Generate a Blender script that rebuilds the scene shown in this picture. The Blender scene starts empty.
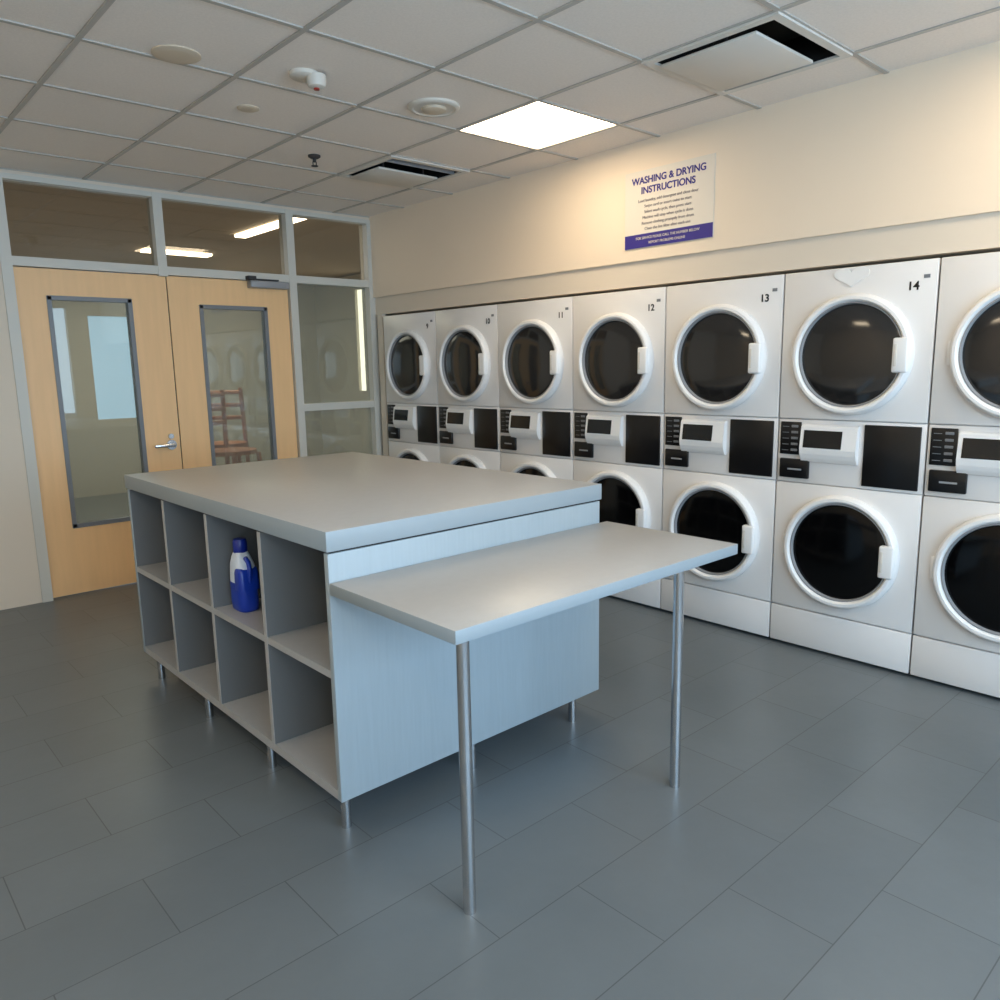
import bpy, bmesh, math, random
from mathutils import Vector, Matrix
random.seed(3)
scene=bpy.context.scene
try:
    scene.view_settings.view_transform='Standard'
except Exception: pass

# ------------------------------------------------------------ materials
def s2l(c):
    return tuple((x/255/12.92 if x/255<=.04045 else ((x/255+.055)/1.055)**2.4) for x in c)+(1,)
def mat(name,col,rough=.5,metal=0,noise=0,nscale=8,bump=0,bscale=60,spec=.5,emit=None,estr=0,stretch=None,coat=0):
    m=bpy.data.materials.new(name); m.use_nodes=True
    nt=m.node_tree; b=nt.nodes['Principled BSDF']
    c=s2l(col); b.inputs['Base Color'].default_value=c
    b.inputs['Roughness'].default_value=rough; b.inputs['Metallic'].default_value=metal
    b.inputs['Specular IOR Level'].default_value=spec
    b.inputs['Coat Weight'].default_value=coat
    if emit:
        b.inputs['Emission Color'].default_value=s2l(emit); b.inputs['Emission Strength'].default_value=estr
    if noise or bump:
        tc=nt.nodes.new('ShaderNodeTexCoord'); mp=nt.nodes.new('ShaderNodeMapping')
        nt.links.new(tc.outputs['Object'],mp.inputs[0])
        if stretch: mp.inputs['Scale'].default_value=stretch
    if noise:
        n=nt.nodes.new('ShaderNodeTexNoise'); n.inputs['Scale'].default_value=nscale; n.inputs['Detail'].default_value=5
        nt.links.new(mp.outputs[0],n.inputs['Vector'])
        r=nt.nodes.new('ShaderNodeValToRGB')
        r.color_ramp.elements[0].position=.3; r.color_ramp.elements[1].position=.7
        r.color_ramp.elements[0].color=tuple(x*(1-noise) for x in c[:3])+(1,)
        r.color_ramp.elements[1].color=tuple(min(1,x*(1+noise)) for x in c[:3])+(1,)
        nt.links.new(n.outputs['Fac'],r.inputs[0]); nt.links.new(r.outputs[0],b.inputs['Base Color'])
    if bump:
        n2=nt.nodes.new('ShaderNodeTexNoise'); n2.inputs['Scale'].default_value=bscale
        nt.links.new(mp.outputs[0],n2.inputs['Vector'])
        bp=nt.nodes.new('ShaderNodeBump'); bp.inputs['Strength'].default_value=bump; bp.inputs['Distance'].default_value=.002
        nt.links.new(n2.outputs['Fac'],bp.inputs['Height']); nt.links.new(bp.outputs[0],b.inputs['Normal'])
    return m
def glassmat(name,tint,refl=1.0,rough=0.0,ior=1.45,milk=0,milkcol=(190,192,182)):
    m=bpy.data.materials.new(name); m.use_nodes=True; nt=m.node_tree; nt.nodes.clear()
    o=nt.nodes.new('ShaderNodeOutputMaterial'); mx=nt.nodes.new('ShaderNodeMixShader'); fr=nt.nodes.new('ShaderNodeFresnel')
    fr.inputs['IOR'].default_value=ior
    t=nt.nodes.new('ShaderNodeBsdfTransparent'); t.inputs[0].default_value=s2l(tint)
    g=nt.nodes.new('ShaderNodeBsdfGlossy'); g.inputs['Roughness'].default_value=rough; g.inputs[0].default_value=(refl,refl,refl,1)
    src=t.outputs[0]
    if milk:
        d=nt.nodes.new('ShaderNodeBsdfDiffuse'); d.inputs[0].default_value=s2l(milkcol)
        m2=nt.nodes.new('ShaderNodeMixShader'); m2.inputs[0].default_value=milk
        nt.links.new(t.outputs[0],m2.inputs[1]); nt.links.new(d.outputs[0],m2.inputs[2]); src=m2.outputs[0]
    nt.links.new(fr.outputs[0],mx.inputs[0]); nt.links.new(src,mx.inputs[1]); nt.links.new(g.outputs[0],mx.inputs[2]); nt.links.new(mx.outputs[0],o.inputs[0])
    return m

M={}
M['tile']=mat('ceiling_tile_mineral',(236,226,216),.9,noise=.03,nscale=90,bump=.3,bscale=160)
M['grid']=mat('ceiling_grid_paint',(182,176,168),.5)
M['wall']=mat('wall_paint_cream',(238,219,196),.75,noise=.015,nscale=2)
M['wall2']=mat('wall_paint_offwhite',(222,208,190),.75)
M['alum']=mat('frame_painted_grey',(206,202,192),.45)
M['wood']=mat('maple_door',(242,196,142),.45,noise=.03,nscale=6,stretch=(5,5,.4))
M['blackframe']=mat('black_gasket_and_gap_shade',(38,36,34),.5)  # door seal, also the painted shade in the island's slab gap
M['chrome']=mat('brushed_steel',(205,207,210),.25,1)
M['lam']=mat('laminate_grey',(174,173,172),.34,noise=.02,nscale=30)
M['lamedge']=mat('laminate_edge_daylight_tint',(150,160,166),.45)  # slab laminate with blue daylight put into its side faces
M['lamend']=mat('laminate_grey_linen',(158,169,175),.42,noise=.03,nscale=14,stretch=(8,8,.5))
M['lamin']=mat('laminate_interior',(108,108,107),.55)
M['enamel']=mat('appliance_white_enamel',(230,226,223),.3,coat=.2)
M['enamel2']=mat('appliance_white_plastic',(236,234,232),.35)
M['gap']=mat('dark_seam',(60,58,58),.8)
M['blk']=mat('black_plastic',(16,16,18),.3)
M['blkgl']=mat('dark_door_glass',(34,33,33),.1,spec=.8)
M['drum']=mat('drum_steel_dim',(78,76,74),.4,.3)
M['blkgl2']=mat('washer_door_glass',(6,6,7),.12,spec=.3)
M['rimgrey']=mat('ring_grey',(150,150,152),.35)
M['btn']=mat('button_grey',(120,122,126),.4)
M['lcd']=mat('lcd_screen',(24,26,28),.15)
M['paper']=mat('poster_paper',(226,216,202),.6)
M['purple']=mat('poster_purple_ink',(48,38,130),.6)
M['greyink']=mat('poster_grey_ink',(130,122,128),.6)
M['dark']=mat('duct_dark',(14,14,14),.9)
M['plate']=mat('diffuser_white',(215,209,200),.45)
M['tan']=mat('ceiling_disc_tan',(206,190,168),.6)
M['plast']=mat('detector_plastic',(214,206,194),.5)
M['red']=mat('sprinkler_red',(150,40,30),.4)
M['blue']=mat('bottle_blue',(20,56,165),.3)
M['bluecap']=mat('bottle_cap_blue',(20,44,140),.35)
M['label']=mat('bottle_white',(215,224,236),.4)
M['bronze']=mat('bronze_trim',(190,130,80),.4)
M['panel']=mat('light_panel',(255,250,240),.5,emit=(255,233,198),estr=12)
M['tube']=mat('corridor_light',(255,250,240),.5,emit=(255,240,214),estr=8)
M['corr']=mat('corridor_wall',(190,184,170),.8)
M['corrceil']=mat('corridor_ceiling',(176,164,146),.8)
M['stool']=mat('stool_wood',(180,104,52),.5,noise=.1,nscale=10)
M['skyp']=mat('corridor_window_sky',(150,190,230),.5,emit=(175,208,240),estr=1.3)
M['streakglow']=mat('corridor_streak_glow',(230,235,240),.5,emit=(255,250,235),estr=3.0)  # glow for the added slit that makes the sidelight's bright streak
M['gasket']=mat('base_dark',(70,72,75),.7)
M['glass']=glassmat('storefront_glass',(234,232,226))
M['glassm']=glassmat('sidelight_glass',(218,220,212),milk=.17)

def floor_mat():
    m=bpy.data.materials.new('slate_floor_tile'); m.use_nodes=True; nt=m.node_tree; b=nt.nodes['Principled BSDF']
    tc=nt.nodes.new('ShaderNodeTexCoord'); mp=nt.nodes.new('ShaderNodeMapping')
    mp.inputs['Location'].default_value=(-1.455+.295,-1.02,0)
    br=nt.nodes.new('ShaderNodeTexBrick'); br.offset=.5; br.offset_frequency=2; br.squash=1
    br.inputs['Scale'].default_value=1; br.inputs['Brick Width'].default_value=.59; br.inputs['Row Height'].default_value=.295
    br.inputs['Mortar Size'].default_value=.0017; br.inputs['Mortar Smooth'].default_value=.2; br.inputs['Bias'].default_value=0
    br.inputs['Color1'].default_value=s2l((101,107,110)); br.inputs['Color2'].default_value=s2l((107,113,116)); br.inputs['Mortar'].default_value=s2l((76,79,81))
    nt.links.new(tc.outputs['Object'],mp.inputs[0]); nt.links.new(mp.outputs[0],br.inputs['Vector'])
    n=nt.nodes.new('ShaderNodeTexNoise'); n.inputs['Scale'].default_value=3; n.inputs['Detail'].default_value=8; n.inputs['Roughness'].default_value=.65
    nt.links.new(tc.outputs['Object'],n.inputs['Vector'])
    r=nt.nodes.new('ShaderNodeMapRange'); r.inputs['To Min'].default_value=.86; r.inputs['To Max'].default_value=1.12
    nt.links.new(n.outputs['Fac'],r.inputs[0])
    mx=nt.nodes.new('ShaderNodeMix'); mx.data_type='RGBA'; mx.blend_type='MULTIPLY'; mx.inputs[0].default_value=1
    nt.links.new(br.outputs['Color'],mx.inputs[6]); nt.links.new(r.outputs[0],mx.inputs[7]); nt.links.new(mx.outputs[2],b.inputs['Base Color'])
    n2=nt.nodes.new('ShaderNodeTexNoise'); n2.inputs['Scale'].default_value=25; n2.inputs['Detail'].default_value=6
    nt.links.new(tc.outputs['Object'],n2.inputs['Vector'])
    bu=nt.nodes.new('ShaderNodeBump'); bu.inputs['Strength'].default_value=.12; bu.inputs['Distance'].default_value=.003
    nt.links.new(n2.outputs['Fac'],bu.inputs['Height']); nt.links.new(bu.outputs[0],b.inputs['Normal'])
    b.inputs['Roughness'].default_value=.34; b.inputs['Specular IOR Level'].default_value=.5
    return m
M['floor']=floor_mat()

# ------------------------------------------------------------ mesh helpers
def link(ob,parent=None):
    scene.collection.objects.link(ob)
    if parent: ob.parent=parent
    return ob
def empty(name,loc=(0,0,0)):
    e=bpy.data.objects.new(name,None); e.empty_display_size=.1; e.location=loc; scene.collection.objects.link(e)
    bpy.context.view_layer.update(); return e
def fin(bm,name,m,parent=None,smooth=False):
    me=bpy.data.meshes.new(name); bm.normal_update(); bm.to_mesh(me); bm.free()
    for mm in (m if isinstance(m,(list,tuple)) else [m]): me.materials.append(mm)
    ob=bpy.data.objects.new(name,me)
    if smooth:
        for p in me.polygons: p.use_smooth=True
        try: me.set_sharp_from_angle(angle=math.radians(40))
        except Exception: pass
    link(ob,parent)
    if parent: ob.matrix_parent_inverse=parent.matrix_world.inverted()
    return ob
def addbox(bm,lo,hi,mi=0):
    xs=[(lo[i],hi[i]) for i in range(3)]
    v=[bm.verts.new((xs[0][a],xs[1][b],xs[2][c])) for a in(0,1) for b in(0,1) for c in(0,1)]
    for f in ((0,1,3,2),(4,6,7,5),(0,4,5,1),(2,3,7,6),(0,2,6,4),(1,5,7,3)):
        fc=bm.faces.new([v[i] for i in f]); fc.material_index=mi
def box(name,lo,hi,m,parent=None,bev=0,seg=2,edge=None):
    bm=bmesh.new(); lo2=[min(a,b) for a,b in zip(lo,hi)]; hi2=[max(a,b) for a,b in zip(lo,hi)]
    addbox(bm,lo2,hi2)
    if bev: bmesh.ops.bevel(bm,geom=bm.edges[:],offset=bev,segments=seg,affect='EDGES',profile=.5)
    if edge:
        bm.normal_update()
        for f in bm.faces: f.material_index=1 if abs(f.normal.z)<.5 else 0
        m=[m,edge]
    return fin(bm,name,m,parent,smooth=bool(bev))
def boxes(name,lst,m,parent=None):
    bm=bmesh.new()
    for e in lst: addbox(bm,e[0],e[1],e[2] if len(e)>2 else 0)
    return fin(bm,name,m,parent)
def lathe(name,prof,center,axis,m,parent=None,seg=48,closed=False):
    ax=Vector(axis).normalized()
    t=Vector((0,0,1)) if abs(ax.z)<.9 else Vector((1,0,0))
    u=ax.cross(t).normalized(); w=ax.cross(u)
    bm=bmesh.new(); rings=[]
    for r,h in prof:
        if r<1e-6: rings.append([bm.verts.new(Vector(center)+ax*h)])
        else: rings.append([bm.verts.new(Vector(center)+ax*h+u*(r*math.cos(2*math.pi*k/seg))+w*(r*math.sin(2*math.pi*k/seg))) for k in range(seg)])
    prs=list(zip(rings,rings[1:]))
    if closed: prs.append((rings[-1],rings[0]))
    for a,b in prs:
        for k in range(seg):
            k2=(k+1)%seg
            if len(a)==1 and len(b)==1: continue
            if len(a)==1: bm.faces.new((a[0],b[k2],b[k]))
            elif len(b)==1: bm.faces.new((a[k],a[k2],b[0]))
            else: bm.faces.new((a[k],a[k2],b[k2],b[k]))
    bmesh.ops.recalc_face_normals(bm,faces=bm.faces)
    return fin(bm,name,m,parent,True)
def cyl(name,p0,p1,r,m,parent=None,seg=24):
    p0=Vector(p0);p1=Vector(p1);L=(p1-p0).length
    return lathe(name,[(0,0),(r,0),(r,L),(0,L)],p0,(p1-p0),m,parent,seg)
def text(name,s,loc,size,m,parent=None,align='CENTER',facing='-X',bold=0):
    cu=bpy.data.curves.new(name,'FONT'); cu.body=s; cu.size=size; cu.align_x=align; cu.align_y='CENTER'; cu.extrude=.0006; cu.offset=bold
    tmp=bpy.data.objects.new(name+'_tmp',cu); scene.collection.objects.link(tmp)
    bpy.context.view_layer.update()
    dg=bpy.context.evaluated_depsgraph_get()
    me=bpy.data.meshes.new_from_object(tmp.evaluated_get(dg)); bpy.data.objects.remove(tmp)
    R=Matrix(((0,0,-1),(-1,0,0),(0,1,0))).to_4x4()
    me.transform(Matrix.Translation(loc)@R)
    me.materials.clear(); me.materials.append(m)
    ob=bpy.data.objects.new(name,me); link(ob,parent)
    if parent: ob.matrix_parent_inverse=parent.matrix_world.inverted()
    return ob

# ------------------------------------------------------------ room constants
XL,XR=-1.6,3.625; YF,YB=-1.9,5.525; HC=2.637; XD=3.616
box('floor',(XL-.1,YF-.1,-.05),(7,11,0),M['floor'])
g=.59; GX0=2.705; GY0=2.685
def lines(o,lo,hi):
    k=math.ceil((lo-o)/g); r=[lo]
    while o+k*g<hi-1e-4:
        if o+k*g>lo+1e-4: r.append(o+k*g)
        k+=1
    r.append(hi); return r
gx=lines(GX0,XL,XR+.02); gy=lines(GY0,YF,YB)
def cell(ix,iy): return (GX0+ix*g,GY0+iy*g)
lights=[(0,0),(0,-4),(-3,-4),(-6,-4),(-6,0)]
diffs=[(0,-2),(0,2)]
skip={(round(cell(*c)[0],2),round(cell(*c)[1],2)) for c in lights+diffs}
bm=bmesh.new()
for i in range(len(gx)-1):
    for j in range(len(gy)-1):
        if (round(gx[i],2),round(gy[j],2)) in skip: continue
        addbox(bm,(gx[i],gy[j],HC+.006),(gx[i+1],gy[j+1],HC+.022))
fin(bm,'ceiling',M['tile'])
bm=bmesh.new(); hw=.0105
for x in gx: addbox(bm,(x-hw,YF,HC),(x+hw,YB,HC+.0055))
for y in gy: addbox(bm,(XL,y-hw,HC+.0003),(XR,y+hw,HC+.0058))
fin(bm,'trim_ceiling_grid',M['grid'])
box('ceiling_slab',(XL-.1,YF-.1,HC+.25),(4.6,YB+.1,HC+.3),M['dark'])
for n,c in enumerate(lights):
    x,y=cell(*c); e=empty('ceiling_light_panel',(x+g/2,y+g/2,HC))
    box('housing',(x+.012,y+.012,HC+.02),(x+g-.012,y+g-.012,HC+.08),M['plate'],e)
    box('lens',(x+.014,y+.014,HC+.007),(x+g-.014,y+g-.014,HC+.018),M['panel'],e)
for c in diffs:
    x,y=cell(*c); e=empty('ceiling_air_diffuser',(x+g/2,y+g/2,HC))
    t=.01; a=.02
    boxes('plenum',[((x+a,y+a,HC+.12),(x+g-a,y+g-a,HC+.13)),((x+a,y+a,HC+.0),(x+a+t,y+g-a,HC+.12)),((x+g-a-t,y+a,HC),(x+g-a,y+g-a,HC+.12)),((x+a,y+a,HC),(x+g-a,y+a+t,HC+.12)),((x+a,y+g-a-t,HC),(x+g-a,y+g-a,HC+.12))],M['dark'],e)
    f=.035
    boxes('frame',[((x,y,HC-.008),(x+f,y+g,HC+.002)),((x+g-f,y,HC-.008),(x+g,y+g,HC+.002)),((x+f,y,HC-.008),(x+g-f,y+f,HC+.002)),((x+f,y+g-f,HC-.008),(x+g-f,y+g,HC+.002))],M['plate'],e)
    pb=.085
    ynear=y+pb+.03 if c==(0,-2) else y+.21
    box('face_plate',(x+pb-.03,ynear,HC-.024),(x+g-pb-.01,y+g-pb+.03,HC-.012),M['plate'],e,.003)
    if c==(0,2):
        box('louver_1',(x+f,y+.115,HC-.004),(x+g-f,y+.125,HC+.015),M['rimgrey'],e)
    for sx in (-1,1):
        cyl('hanger_%s'%('a' if sx<0 else 'b'),(x+g/2+sx*.15,y+g/2,HC-.015),(x+g/2+sx*.15,y+g/2,HC+.122),.006,M['gap'],e,10)
def disc(name,x,y,r,h,m):
    lathe(name,[(0,-h),(r*.6,-h),(r*.85,-h*.8),(r,-h*.2),(r,.003),(0,.003)],(x,y,HC+.003),(0,0,1),m,None,36)
disc('ceiling_speaker_disc',1.26,3.20,.09,.008,M['tan'])
disc('ceiling_cover_disc',1.74,3.62,.05,.006,M['tan'])
e=empty('round_ceiling_speaker',(2.4,3.05,HC))
lathe('rim',[(.12,.006),(.12,-.004),(.112,-.010),(.1,-.010),(.095,-.005),(0,-.005)],(2.395,3.06,HC),(0,0,1),M['plast'],e)
lathe('cone',[(0,-.02),(.04,-.02),(.055,-.015),(.058,-.004)],(2.395,3.06,HC),(0,0,1),M['tan'],e)
e=empty('smoke_detector',(1.78,3.04,HC))
lathe('base',[(.06,.006),(.06,-.008),(.055,-.012),(0,-.012)],(1.73,3.07,HC),(0,0,1),M['plast'],e,32)
lathe('chamber',[(.040,0),(.040,-.030),(.034,-.044),(.02,-.050),(0,-.050)],(1.765,3.035,HC-.004),(0,0,1),M['plast'],e,32)
lathe('led_band',[(.0,-.047),(.012,-.047),(.012,-.056),(0,-.056)],(1.765,3.035,HC-.004),(0,0,1),M['red'],e,16)
e=empty('sprinkler_head',(2.38,4.16,HC))
lathe('escutcheon',[(.035,.006),(.035,-.003),(.02,-.012),(.01,-.012),(.01,-.03),(0,-.03)],(2.38,4.16,HC),(0,0,1),M['gap'],e,24)
boxes('yoke',[((2.368,4.157,HC-.05),(2.371,4.163,HC-.028)),((2.389,4.157,HC-.05),(2.392,4.163,HC-.028))],M['gap'],e)
lathe('deflector',[(0,-.05),(.02,-.05),(.02,-.053),(0,-.053)],(2.38,4.16,HC),(0,0,1),M['gap'],e,20)

box('wall_right',(XR,YF,2.01),(4.6,YB,HC+.25),M['wall'])
box('trim_fascia',(XR+.018,YF,1.872),(4.55,YB,2.01),M['wall2'])
box('wall_right_back',(4.45,YF,0),(4.6,YB,1.872),M['wall2'])
box('trim_corner',(XD+.01,5.40,0),(XD+.05,5.470,1.872),M['wall2'])
box('wall_left',(XL-.1,YF,0),(XL,YB,HC+.25),M['wall'])
wx0,wx1,wz0,wz1=-1.2,3.2,.75,2.45
boxes('wall_front',[((XL,YF-.1,0),(4.6,YF,wz0)),((XL,YF-.1,wz1),(4.6,YF,HC+.25)),((XL,YF-.1,wz0),(wx0,YF,wz1)),((wx1,YF-.1,wz0),(4.6,YF,wz1))],M['wall'])
wf=[]
for k in range(5):
    x=wx0+(wx1-wx0)*k/4; wf.append(((x-.03,YF-.09,wz0),(x+.03,YF-.02,wz1)))
wf+=[((wx0,YF-.09,wz0),(wx1,YF-.02,wz0+.05)),((wx0,YF-.09,wz1-.05),(wx1,YF-.02,wz1))]
boxes('window_1',wf,M['alum'])

f0,f1=YB,YB+.09
boxes('wall_back',[((XL,f0,0),(1.02,f1,HC+.25)),((1.02,f0,HC-.02),(3.7,f1,HC+.25)),((3.66,f0,0),(4.6,f1,HC+.25))],M['wall2'])
fr=[]
for x0,x1,z0 in ((1.02,1.08,0),(1.93,1.99,2.08),(2.885,2.945,0),(3.59,3.66,0)):
    fr.append(((x0,f0-.012,z0),(x1,f1+.012,HC-.02)))
fr+=[((1.08,f0-.008,HC-.05),(3.59,f1+.008,HC-.02)),((1.08,f0-.008,2.09),(2.885,f1+.008,2.145)),((2.945,f0-.008,2.09),(3.59,f1+.008,2.145)),
     ((2.945,f0-.008,1.12),(3.59,f1+.008,1.175)),((2.945,f0-.008,0),(3.59,f1+.008,.10))]
boxes('trim_storefront_frame',fr,M['alum'])
yg=YB+.05
boxes('window_2',[((1.08,yg,2.145),(1.93,yg+.004,HC-.05)),((1.99,yg,2.145),(2.885,yg+.004,HC-.05)),((2.945,yg,2.145),(3.59,yg+.004,HC-.05))],M['glass'])
boxes('window_4',[((2.945,yg,1.175),(3.59,yg+.004,2.09)),((2.945,yg,.10),(3.59,yg+.004,1.12))],M['glassm'])
def door(name,x0,x1,g0,g1,zb,zt):
    e=empty(name,((x0+x1)/2,YB+.04,0)); a,b=YB+.02,YB+.065; T=2.085
    boxes('slab',[((x0,a,.01),(g0,b,T)),((g1,a,.01),(x1,b,T)),((g0,a,.01),(g1,b,zb)),((g0,a,zt),(g1,b,T))],M['wood'],e)
    w=.022
    boxes('vision_frame',[((g0-.004,a-.008,zb),(g0+w,b+.008,zt)),((g1-w,a-.008,zb),(g1+.004,b+.008,zt)),((g0,a-.008,zb-.004),(g1,b+.008,zb+w)),((g0,a-.008,zt-w),(g1,b+.008,zt+.004))],M['btn'],e)
    box('vision_glass',(g0+w,a+.02,zb+w),(g1-w,a+.024,zt-w),M['glassm'],e)
    return e
d1=door('door_1',1.085,1.982,1.25,1.745,.45,1.92)
d2=door('door_2',1.990,2.880,2.20,2.70,.45,1.90)
box('seal',(1.982,YB+.03,.01),(1.990,YB+.06,2.085),M['blackframe'],d2)
cyl('rose',(1.92,YB+.02,.94),(1.92,YB+.006,.94),.034,M['chrome'],d1)
cyl('spindle',(1.92,YB+.01,.94),(1.92,YB-.045,.94),.011,M['chrome'],d1)
box('lever',(1.79,YB-.052,.929),(1.932,YB-.036,.951),M['chrome'],d1,.006)
cyl('lock_cylinder',(1.92,YB+.02,1.0),(1.92,YB+.0,1.0),.018,M['chrome'],d1)
e=empty('door_closer',(2.75,YB,2.04))
box('body',(2.56,YB-.055,2.035),(2.86,YB+.019,2.085),M['rimgrey'],e,.006)
box('arm',(2.56,YB-.05,2.088),(2.78,YB-.03,2.098),M['gap'],e)
box('shoe',(2.54,YB-.06,2.088),(2.60,YB-.009,2.115),M['gap'],e)

boxes('wall_corridor_far',[((.6,10,0),(2.65,10.1,HC)),((3.25,10,0),(7,10.1,HC)),((2.65,10,0),(3.25,10.1,.9)),((2.65,10,2.1),(3.25,10.1,HC))],M['corr'])
box('window_3',(2.65,10.03,.9),(3.25,10.05,2.1),M['skyp'])
box('wall_corridor_left',(.5,YB+.1,0),(.6,10,HC),M['corr'])
boxes('wall_corridor_right',[((5.6,YB+.1,0),(5.7,8.72,HC)),((5.6,8.95,0),(5.7,10,HC)),((5.6,8.72,0),(5.7,8.95,1.15)),((5.6,8.72,2.45),(5.7,8.95,HC))],M['corr'])
box('streak_glow_slit',(5.64,8.72,1.15),(5.66,8.95,2.45),M['streakglow'])  # made-up glowing slit, added to give a bright vertical streak
box('ceiling_corridor',(.5,YB+.1,HC+.02),(5.7,10.1,HC+.06),M['corrceil'])
for lo,hi in (((3.15,5.85,HC-.005),(3.25,7.0,HC+.018)),((2.78,8.25,HC-.005),(3.45,8.4,HC+.018))):
    box('corridor_ceiling_light',lo,hi,M['tube'])
def stool(cx,cy,rz):
    e=empty('wooden_bar_chair',(0,0,0))
    def P(x,y,z):
        c,s=math.cos(rz),math.sin(rz); return (cx+x*c-y*s,cy+x*s+y*c,z)
    for i,(sx,sy) in enumerate(((-1,-1),(1,-1),(-1,1),(1,1))):
        top=1.28 if sy>0 else .74
        cyl('leg_%d'%(i+1),P(sx*.2,sy*.2,0),P(sx*.165,sy*.165,top),.02,M['stool'],e,12)
    cyl('rung_1',P(-.19,-.19,.3),P(.19,-.19,.3),.012,M['stool'],e,10)
    cyl('rung_2',P(-.19,.19,.3),P(.19,.19,.3),.012,M['stool'],e,10)
    cyl('seat',P(0,0,.74),P(0,0,.775),.22,M['stool'],e,24)
    for k,z in enumerate((1.0,1.12,1.24)):
        cyl('back_rail_%d'%k,P(-.165,.165,z),P(.165,.165,z),.02,M['stool'],e,10)
    return e
stool(2.72,6.45,.5); stool(2.95,7.15,-.6)

# ------------------------------------------------------------ stacked laundry machines
W=.69; Y0=1.925
def machine(k,num):
    ya=Y0+k*W+.004; yb=Y0+(k+1)*W-.004; yc=(ya+yb)/2
    e=empty('stacked_washer_dryer',(XD+.35,yc,0))
    X=XD
    box('cabinet',(X+.02,ya+.002,.03),(X+.7,yb-.002,1.85),M['enamel'],e)
    box('plinth',(X+.05,ya+.01,.0),(X+.68,yb-.01,.03),M['gasket'],e)
    box('kick_panel',(X-.002,ya,.018),(X+.02,yb,.205),M['enamel'],e,.004)
    box('washer_front',(X,ya,.211),(X+.02,yb,.845),M['enamel'],e,.004)
    box('control_band',(X+.004,ya,.849),(X+.02,yb,1.158),M['enamel'],e,.003)
    box('dryer_front',(X,ya,1.162),(X+.02,yb,1.852),M['enamel'],e,.004)
    for nm,zc,gm in (('dryer_door',1.460,'blkgl'),('washer_door',.535,'blkgl2')):
        R=.274
        lathe(nm+'_ring',[(R-.004,0),(R,.012),(R-.003,.034),(R-.014,.045),(R-.026,.046),(R-.034,.040),(R-.038,.026),(R-.040,.0)],(X,yc,zc),(-1,0,0),M['enamel2'],e,72)
        lathe(nm+'_inner_trim',[(R-.0385,.004),(R-.038,.036),(R-.043,.036),(R-.047,.020)],(X,yc,zc),(-1,0,0),M['rimgrey'],e,72)
        lathe(nm+'_glass',[(R-.040,.018),(R-.06,.024),(R-.11,.033),(R-.17,.038),(R-.23,.040),(0,.041)],(X,yc,zc),(-1,0,0),M[gm],e,64)
        h=.075
        box(nm+'_handle',(X-.056,yc-R+.012,zc-h-.005),(X-.02,yc-R+.078,zc+h-.005),M['enamel2'],e,.009,3)
        box(nm+'_handle_grip',(X-.058,yc-R+.056,zc-h+.022),(X-.05,yc-R+.070,zc+h-.032),M['plate'],e,.003)
        box(nm+'_hinge',(X-.02,yc+R-.014,zc-.05),(X,yc+R+.012,zc+.05),M['enamel2'],e,.004)
    y1=yb-.012
    box('button_column',(X-.004,y1-.105,.985),(X+.006,y1,1.145),M['blk'],e,.003)
    for r in range(5):
        box('button_%d'%r,(X-.008,y1-.092,1.002+r*.029),(X-.003,y1-.058,1.014+r*.029),M['btn'],e,.002)
        box('legend_%d'%r,(X-.0052,y1-.045,1.004+r*.029),(X-.004,y1-.012,1.007+r*.029),M['btn'],e)
    box('coin_slot_housing',(X-.012,y1-.155,.870),(X+.006,y1-.005,.965),M['blk'],e,.006)
    box('coin_slot',(X-.0145,y1-.12,.910),(X-.011,y1-.05,.918),M['rimgrey'],e)
    bm=bmesh.new(); ya2,yb2=y1-.385,y1-.115; prof=[(.006,.955),(-.010,.958),(-.022,.975),(-.030,.995),(-.034,1.02),(-.020,1.125),(-.012,1.132),(.006,1.135)]
    L=[[bm.verts.new((X+p[0],yy,p[1])) for p in prof] for yy in (ya2,yb2)]
    for i in range(len(prof)-1): bm.faces.new((L[0][i],L[0][i+1],L[1][i+1],L[1][i]))
    bm.faces.new(L[0][::-1]); bm.faces.new(L[1])
    bmesh.ops.recalc_face_normals(bm,faces=bm.faces)
    fin(bm,'display_console',M['enamel2'],e)
    d=box('display_screen',(-.002,-.092,-.042),(.002,.092,.042),M['lcd'],e)
    d.matrix_parent_inverse=Matrix.Identity(4)
    d.location=Vector((X-.028,(ya2+yb2)/2+.025,1.068))-Vector(e.location); d.rotation_euler=(0,math.radians(7.5),0)
    box('card_reader_panel',(X-.006,ya+.018,.862),(X+.006,ya+.262,1.145),M['blk'],e,.004)
    text('number',str(num),(X-.0008,ya+.095,1.745),.05,M['blk'],e,bold=.0012)
    box('badge',(X-.002,ya+.03,1.775),(X+.001,ya+.055,1.79),M['btn'],e)
    return e
for i,k in enumerate((4,3,2,1,0,-1,-2,-3)):
    machine(k,{4:9,3:10,2:11,1:12,0:13,-1:14,-2:15,-3:16}[k])

# heart shaped magnet on the top edge of one machine
e=empty('heart_shaped_magnet',(XD,1.60,1.825))
bm=bmesh.new(); vs=[]
for xo in (XD-.001,XD-.005):
    ring=[]
    for k in range(40):
        t=2*math.pi*k/40
        hx=16*math.sin(t)**3; hz=13*math.cos(t)-5*math.cos(2*t)-2*math.cos(3*t)-math.cos(4*t)
        ring.append(bm.verts.new((xo,1.60-hx*.0050,1.812+hz*.0030)))
    vs.append(ring)
for k in range(40): bm.faces.new((vs[0][k],vs[0][(k+1)%40],vs[1][(k+1)%40],vs[1][k]))
bm.faces.new(vs[0]); bm.faces.new(vs[1][::-1]); bmesh.ops.recalc_face_normals(bm,faces=bm.faces)
fin(bm,'heart',M['enamel2'],e)

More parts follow.
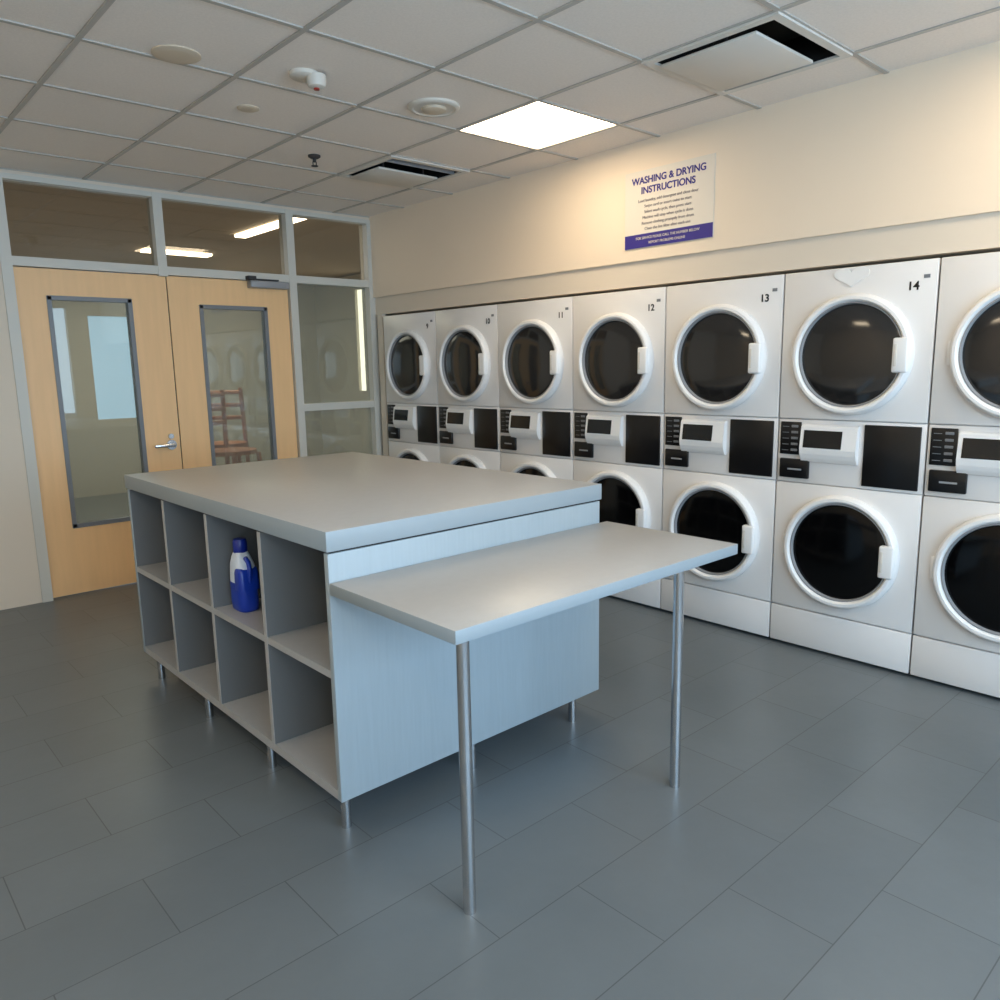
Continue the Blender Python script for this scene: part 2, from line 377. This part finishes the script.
# ------------------------------------------------------------ poster
e=empty('instruction_poster',(XR,2.615,2.28))
py0,py1,pz0,pz1=2.33,2.905,2.075,2.485
box('sheet',(XR-.006,py0,pz0),(XR-.0005,py1,pz1),M['paper'],e)
box('footer_band',(XR-.0075,py0+.002,pz0+.002),(XR-.006,py1-.002,pz0+.075),M['purple'],e)
pc=(py0+py1)/2
text('title_line_1','WASHING & DRYING',(XR-.0075,pc,pz1-.055),.050,M['purple'],e,bold=.0012)
text('title_line_2','INSTRUCTIONS',(XR-.0075,pc,pz1-.108),.050,M['purple'],e,bold=.0012)
for i,s in enumerate(('Load laundry, add detergent and close door','Swipe card or insert coins to start','Select wash cycle, then press start','Machine will stop when cycle is done','Remove clothing promptly from drum','Clean the lint filter after each use')):
    text('body_line_%d'%i,s,(XR-.0075,pc,pz1-.160-i*.030),.022,M['greyink'],e)
text('footer_line_1','FOR SERVICE PLEASE CALL THE NUMBER BELOW',(XR-.009,pc,pz0+.052),.019,M['paper'],e)
text('footer_line_2','REPORT PROBLEMS ONLINE',(XR-.009,pc,pz0+.024),.019,M['paper'],e)

# ------------------------------------------------------------ island with cubbies
rx,ry,Wd,L=1.102,1.978,1.218,1.835
e=empty('cubby_island_counter',(rx+Wd/2,ry+L/2,0))
zt,zb=.974,.112; x1,y1=rx+Wd,ry+L
box('top_slab',(rx-.006,ry-.006,.912),(x1+.006,y1+.006,zt),M['lam'],e,.002,edge=M['lamedge'])
box('shadow_gap_strip',(rx+.012,ry+.006,.905),(x1-.012,y1-.006,.913),M['blackframe'],e)  # black strip painting the shade in the gap under the slab
th=.024
box('end_panel_near',(rx,ry,zb),(x1,ry+th,.905),M['lamend'],e,.001)
box('end_panel_far',(rx,y1-th,zb),(x1,y1,.905),M['lamend'],e,.001)
box('bottom_panel',(rx+.001,ry+th,zb),(x1-.001,y1-th,zb+th+.006),M['lam'],e)
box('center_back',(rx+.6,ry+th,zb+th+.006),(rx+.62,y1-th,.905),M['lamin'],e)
zm=.525
for s,(a,b) in enumerate(((rx+.001,rx+.6),(rx+.62,x1-.001))):
    for k in range(1,4):
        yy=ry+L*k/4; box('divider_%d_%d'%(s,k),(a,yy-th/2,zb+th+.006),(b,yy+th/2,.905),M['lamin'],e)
        box('divider_edge_%d_%d'%(s,k),((a-.0012) if s==0 else b,yy-th/2,zb+th+.006),(a if s==0 else b+.0012,yy+th/2,.905),M['lam'],e)
    for k in range(4):
        ya=ry+L*k/4+(th if k==0 else th/2); yb=ry+L*(k+1)/4-(th if k==3 else th/2)
        box('shelf_%d_%d'%(s,k),(a,ya,zm-.012),(b,yb,zm+.012),M['lam'],e)
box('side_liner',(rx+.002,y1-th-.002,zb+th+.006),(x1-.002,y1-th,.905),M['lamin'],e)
li=0
for xx in (rx+.035,rx+.56,x1-.12):
    for yy in (ry+.04,ry+.56,ry+1.14,ry+L-.12):
        li+=1; cyl('leg_%d'%li,(xx,yy,0),(xx,yy,zb),.016,M['chrome'],e,20)
# ------------------------------------------------------------ attached side table
e=empty('side_extension_table',(rx+.6,ry-.3,0))
tz=.819; dt=.594
box('top',(rx-.003,ry-dt,tz-.036),(rx+1.255,ry-.0065,tz),M['lam'],e,.002,edge=M['lamedge'])
for i,(xx,yy) in enumerate(((rx+.068,ry-dt+.062),(rx+.982,ry-dt+.050))):
    cyl('leg_%d'%(i+1),(xx,yy,.0),(xx,yy,tz-.036),.0175,M['chrome'],e,24)
    cyl('mount_%d'%(i+1),(xx,yy,tz-.044),(xx,yy,tz-.036),.035,M['rimgrey'],e,24)

# ------------------------------------------------------------ detergent bottle
def bottle(cx,cy,z0):
    e=empty('detergent_bottle',(cx,cy,z0))
    def loft(name,secs,m,n=32,p=3.2):
        bm=bmesh.new(); R=[]
        for z,hx,hy,oy in secs:
            ring=[]
            for k in range(n):
                t=2*math.pi*k/n; c,s=math.cos(t),math.sin(t)
                ring.append(bm.verts.new((cx+hx*math.copysign(abs(c)**(2/p),c),cy+oy+hy*math.copysign(abs(s)**(2/p),s),z0+z)))
            R.append(ring)
        for a,b in zip(R,R[1:]):
            for k in range(n): bm.faces.new((a[k],a[(k+1)%n],b[(k+1)%n],b[k]))
        bm.faces.new(R[0][::-1]); bm.faces.new(R[-1])
        bmesh.ops.recalc_face_normals(bm,faces=bm.faces)
        return fin(bm,name,m,e,True)
    loft('body',[(0,.034,.052,0),(.006,.038,.058,0),(.03,.04,.06,0),(.11,.04,.06,0),(.15,.039,.057,0),(.18,.037,.050,.003),(.205,.031,.038,.008),(.225,.024,.024,.010)],M['label'])
    loft('blue_base',[(.0,.0345,.0525,0),(.006,.0385,.0585,0),(.03,.0405,.0605,0),(.11,.0408,.0608,-.0),(.112,.039,.059,-.0)],M['blue'])
    loft('label_side',[(.085,.0412,.034,-.0275),(.15,.0402,.031,-.0275),(.165,.038,.026,-.0265),(.17,.036,.022,-.024)],M['blue'],p=4)
    lathe('cap',[(0,.22),(.024,.22),(.026,.225),(.026,.265),(.022,.275),(0,.275)],(cx,cy+.010,z0),(0,0,1),M['bluecap'],e,28)
    pts=[(.03,.205),(.054,.192),(.062,.165),(.058,.13),(.05,.11)]
    cu=bpy.data.curves.new('h','CURVE'); cu.dimensions='3D'; cu.bevel_depth=.009; cu.bevel_resolution=3
    sp=cu.splines.new('POLY'); sp.points.add(len(pts)-1)
    for i,(a,z) in enumerate(pts): sp.points[i].co=(cx,cy-a,z0+z,1)
    tmp=bpy.data.objects.new('h',cu); scene.collection.objects.link(tmp); bpy.context.view_layer.update()
    me=bpy.data.meshes.new_from_object(tmp.evaluated_get(bpy.context.evaluated_depsgraph_get())); bpy.data.objects.remove(tmp)
    me.materials.clear(); me.materials.append(M['blue'])
    ob=bpy.data.objects.new('handle',me); link(ob,e); ob.matrix_parent_inverse=e.matrix_world.inverted()
bottle(1.19,2.79,.537)

# ------------------------------------------------------------ lights
def area(name,loc,rot,sx,sy,pw,col):
    l=bpy.data.lights.new(name,'AREA'); l.shape='RECTANGLE'; l.size=sx; l.size_y=sy; l.energy=pw; l.color=col
    o=bpy.data.objects.new(name,l); o.location=loc; o.rotation_euler=rot; scene.collection.objects.link(o); return o
area('window_daylight',((wx0+wx1)/2,YF-.25,(wz0+wz1)/2+.1),(math.radians(90),0,0),wx1-wx0,wz1-wz0,215,(.52,.76,1))
area('corridor_fill',(3.0,8.0,2.55),(0,0,0),2.5,2.0,85,(1,.95,.88))  # added fill lamp under the corridor ceiling, brightens the view through the glass
w=bpy.data.worlds.new('World'); scene.world=w; w.use_nodes=True
w.node_tree.nodes['Background'].inputs[0].default_value=(.55,.72,.95,1); w.node_tree.nodes['Background'].inputs[1].default_value=1.0

# ------------------------------------------------------------ camera
yaw,pitch,roll=math.radians(42.1),math.radians(9.844),math.radians(-1.064)
fwd=Vector((math.sin(yaw)*math.cos(pitch),math.cos(yaw)*math.cos(pitch),-math.sin(pitch)))
right=Vector((math.cos(yaw),-math.sin(yaw),0)); up=right.cross(fwd)
r2=right*math.cos(roll)+up*math.sin(roll); u2=-right*math.sin(roll)+up*math.cos(roll)
cam=bpy.data.cameras.new('camera'); cam.sensor_width=36; cam.lens=36*772.787/1000; cam.clip_start=.05
co=bpy.data.objects.new('camera',cam); scene.collection.objects.link(co)
co.matrix_world=Matrix(((r2.x,u2.x,-fwd.x,0),(r2.y,u2.y,-fwd.y,0),(r2.z,u2.z,-fwd.z,1.441),(0,0,0,1)))
scene.camera=co
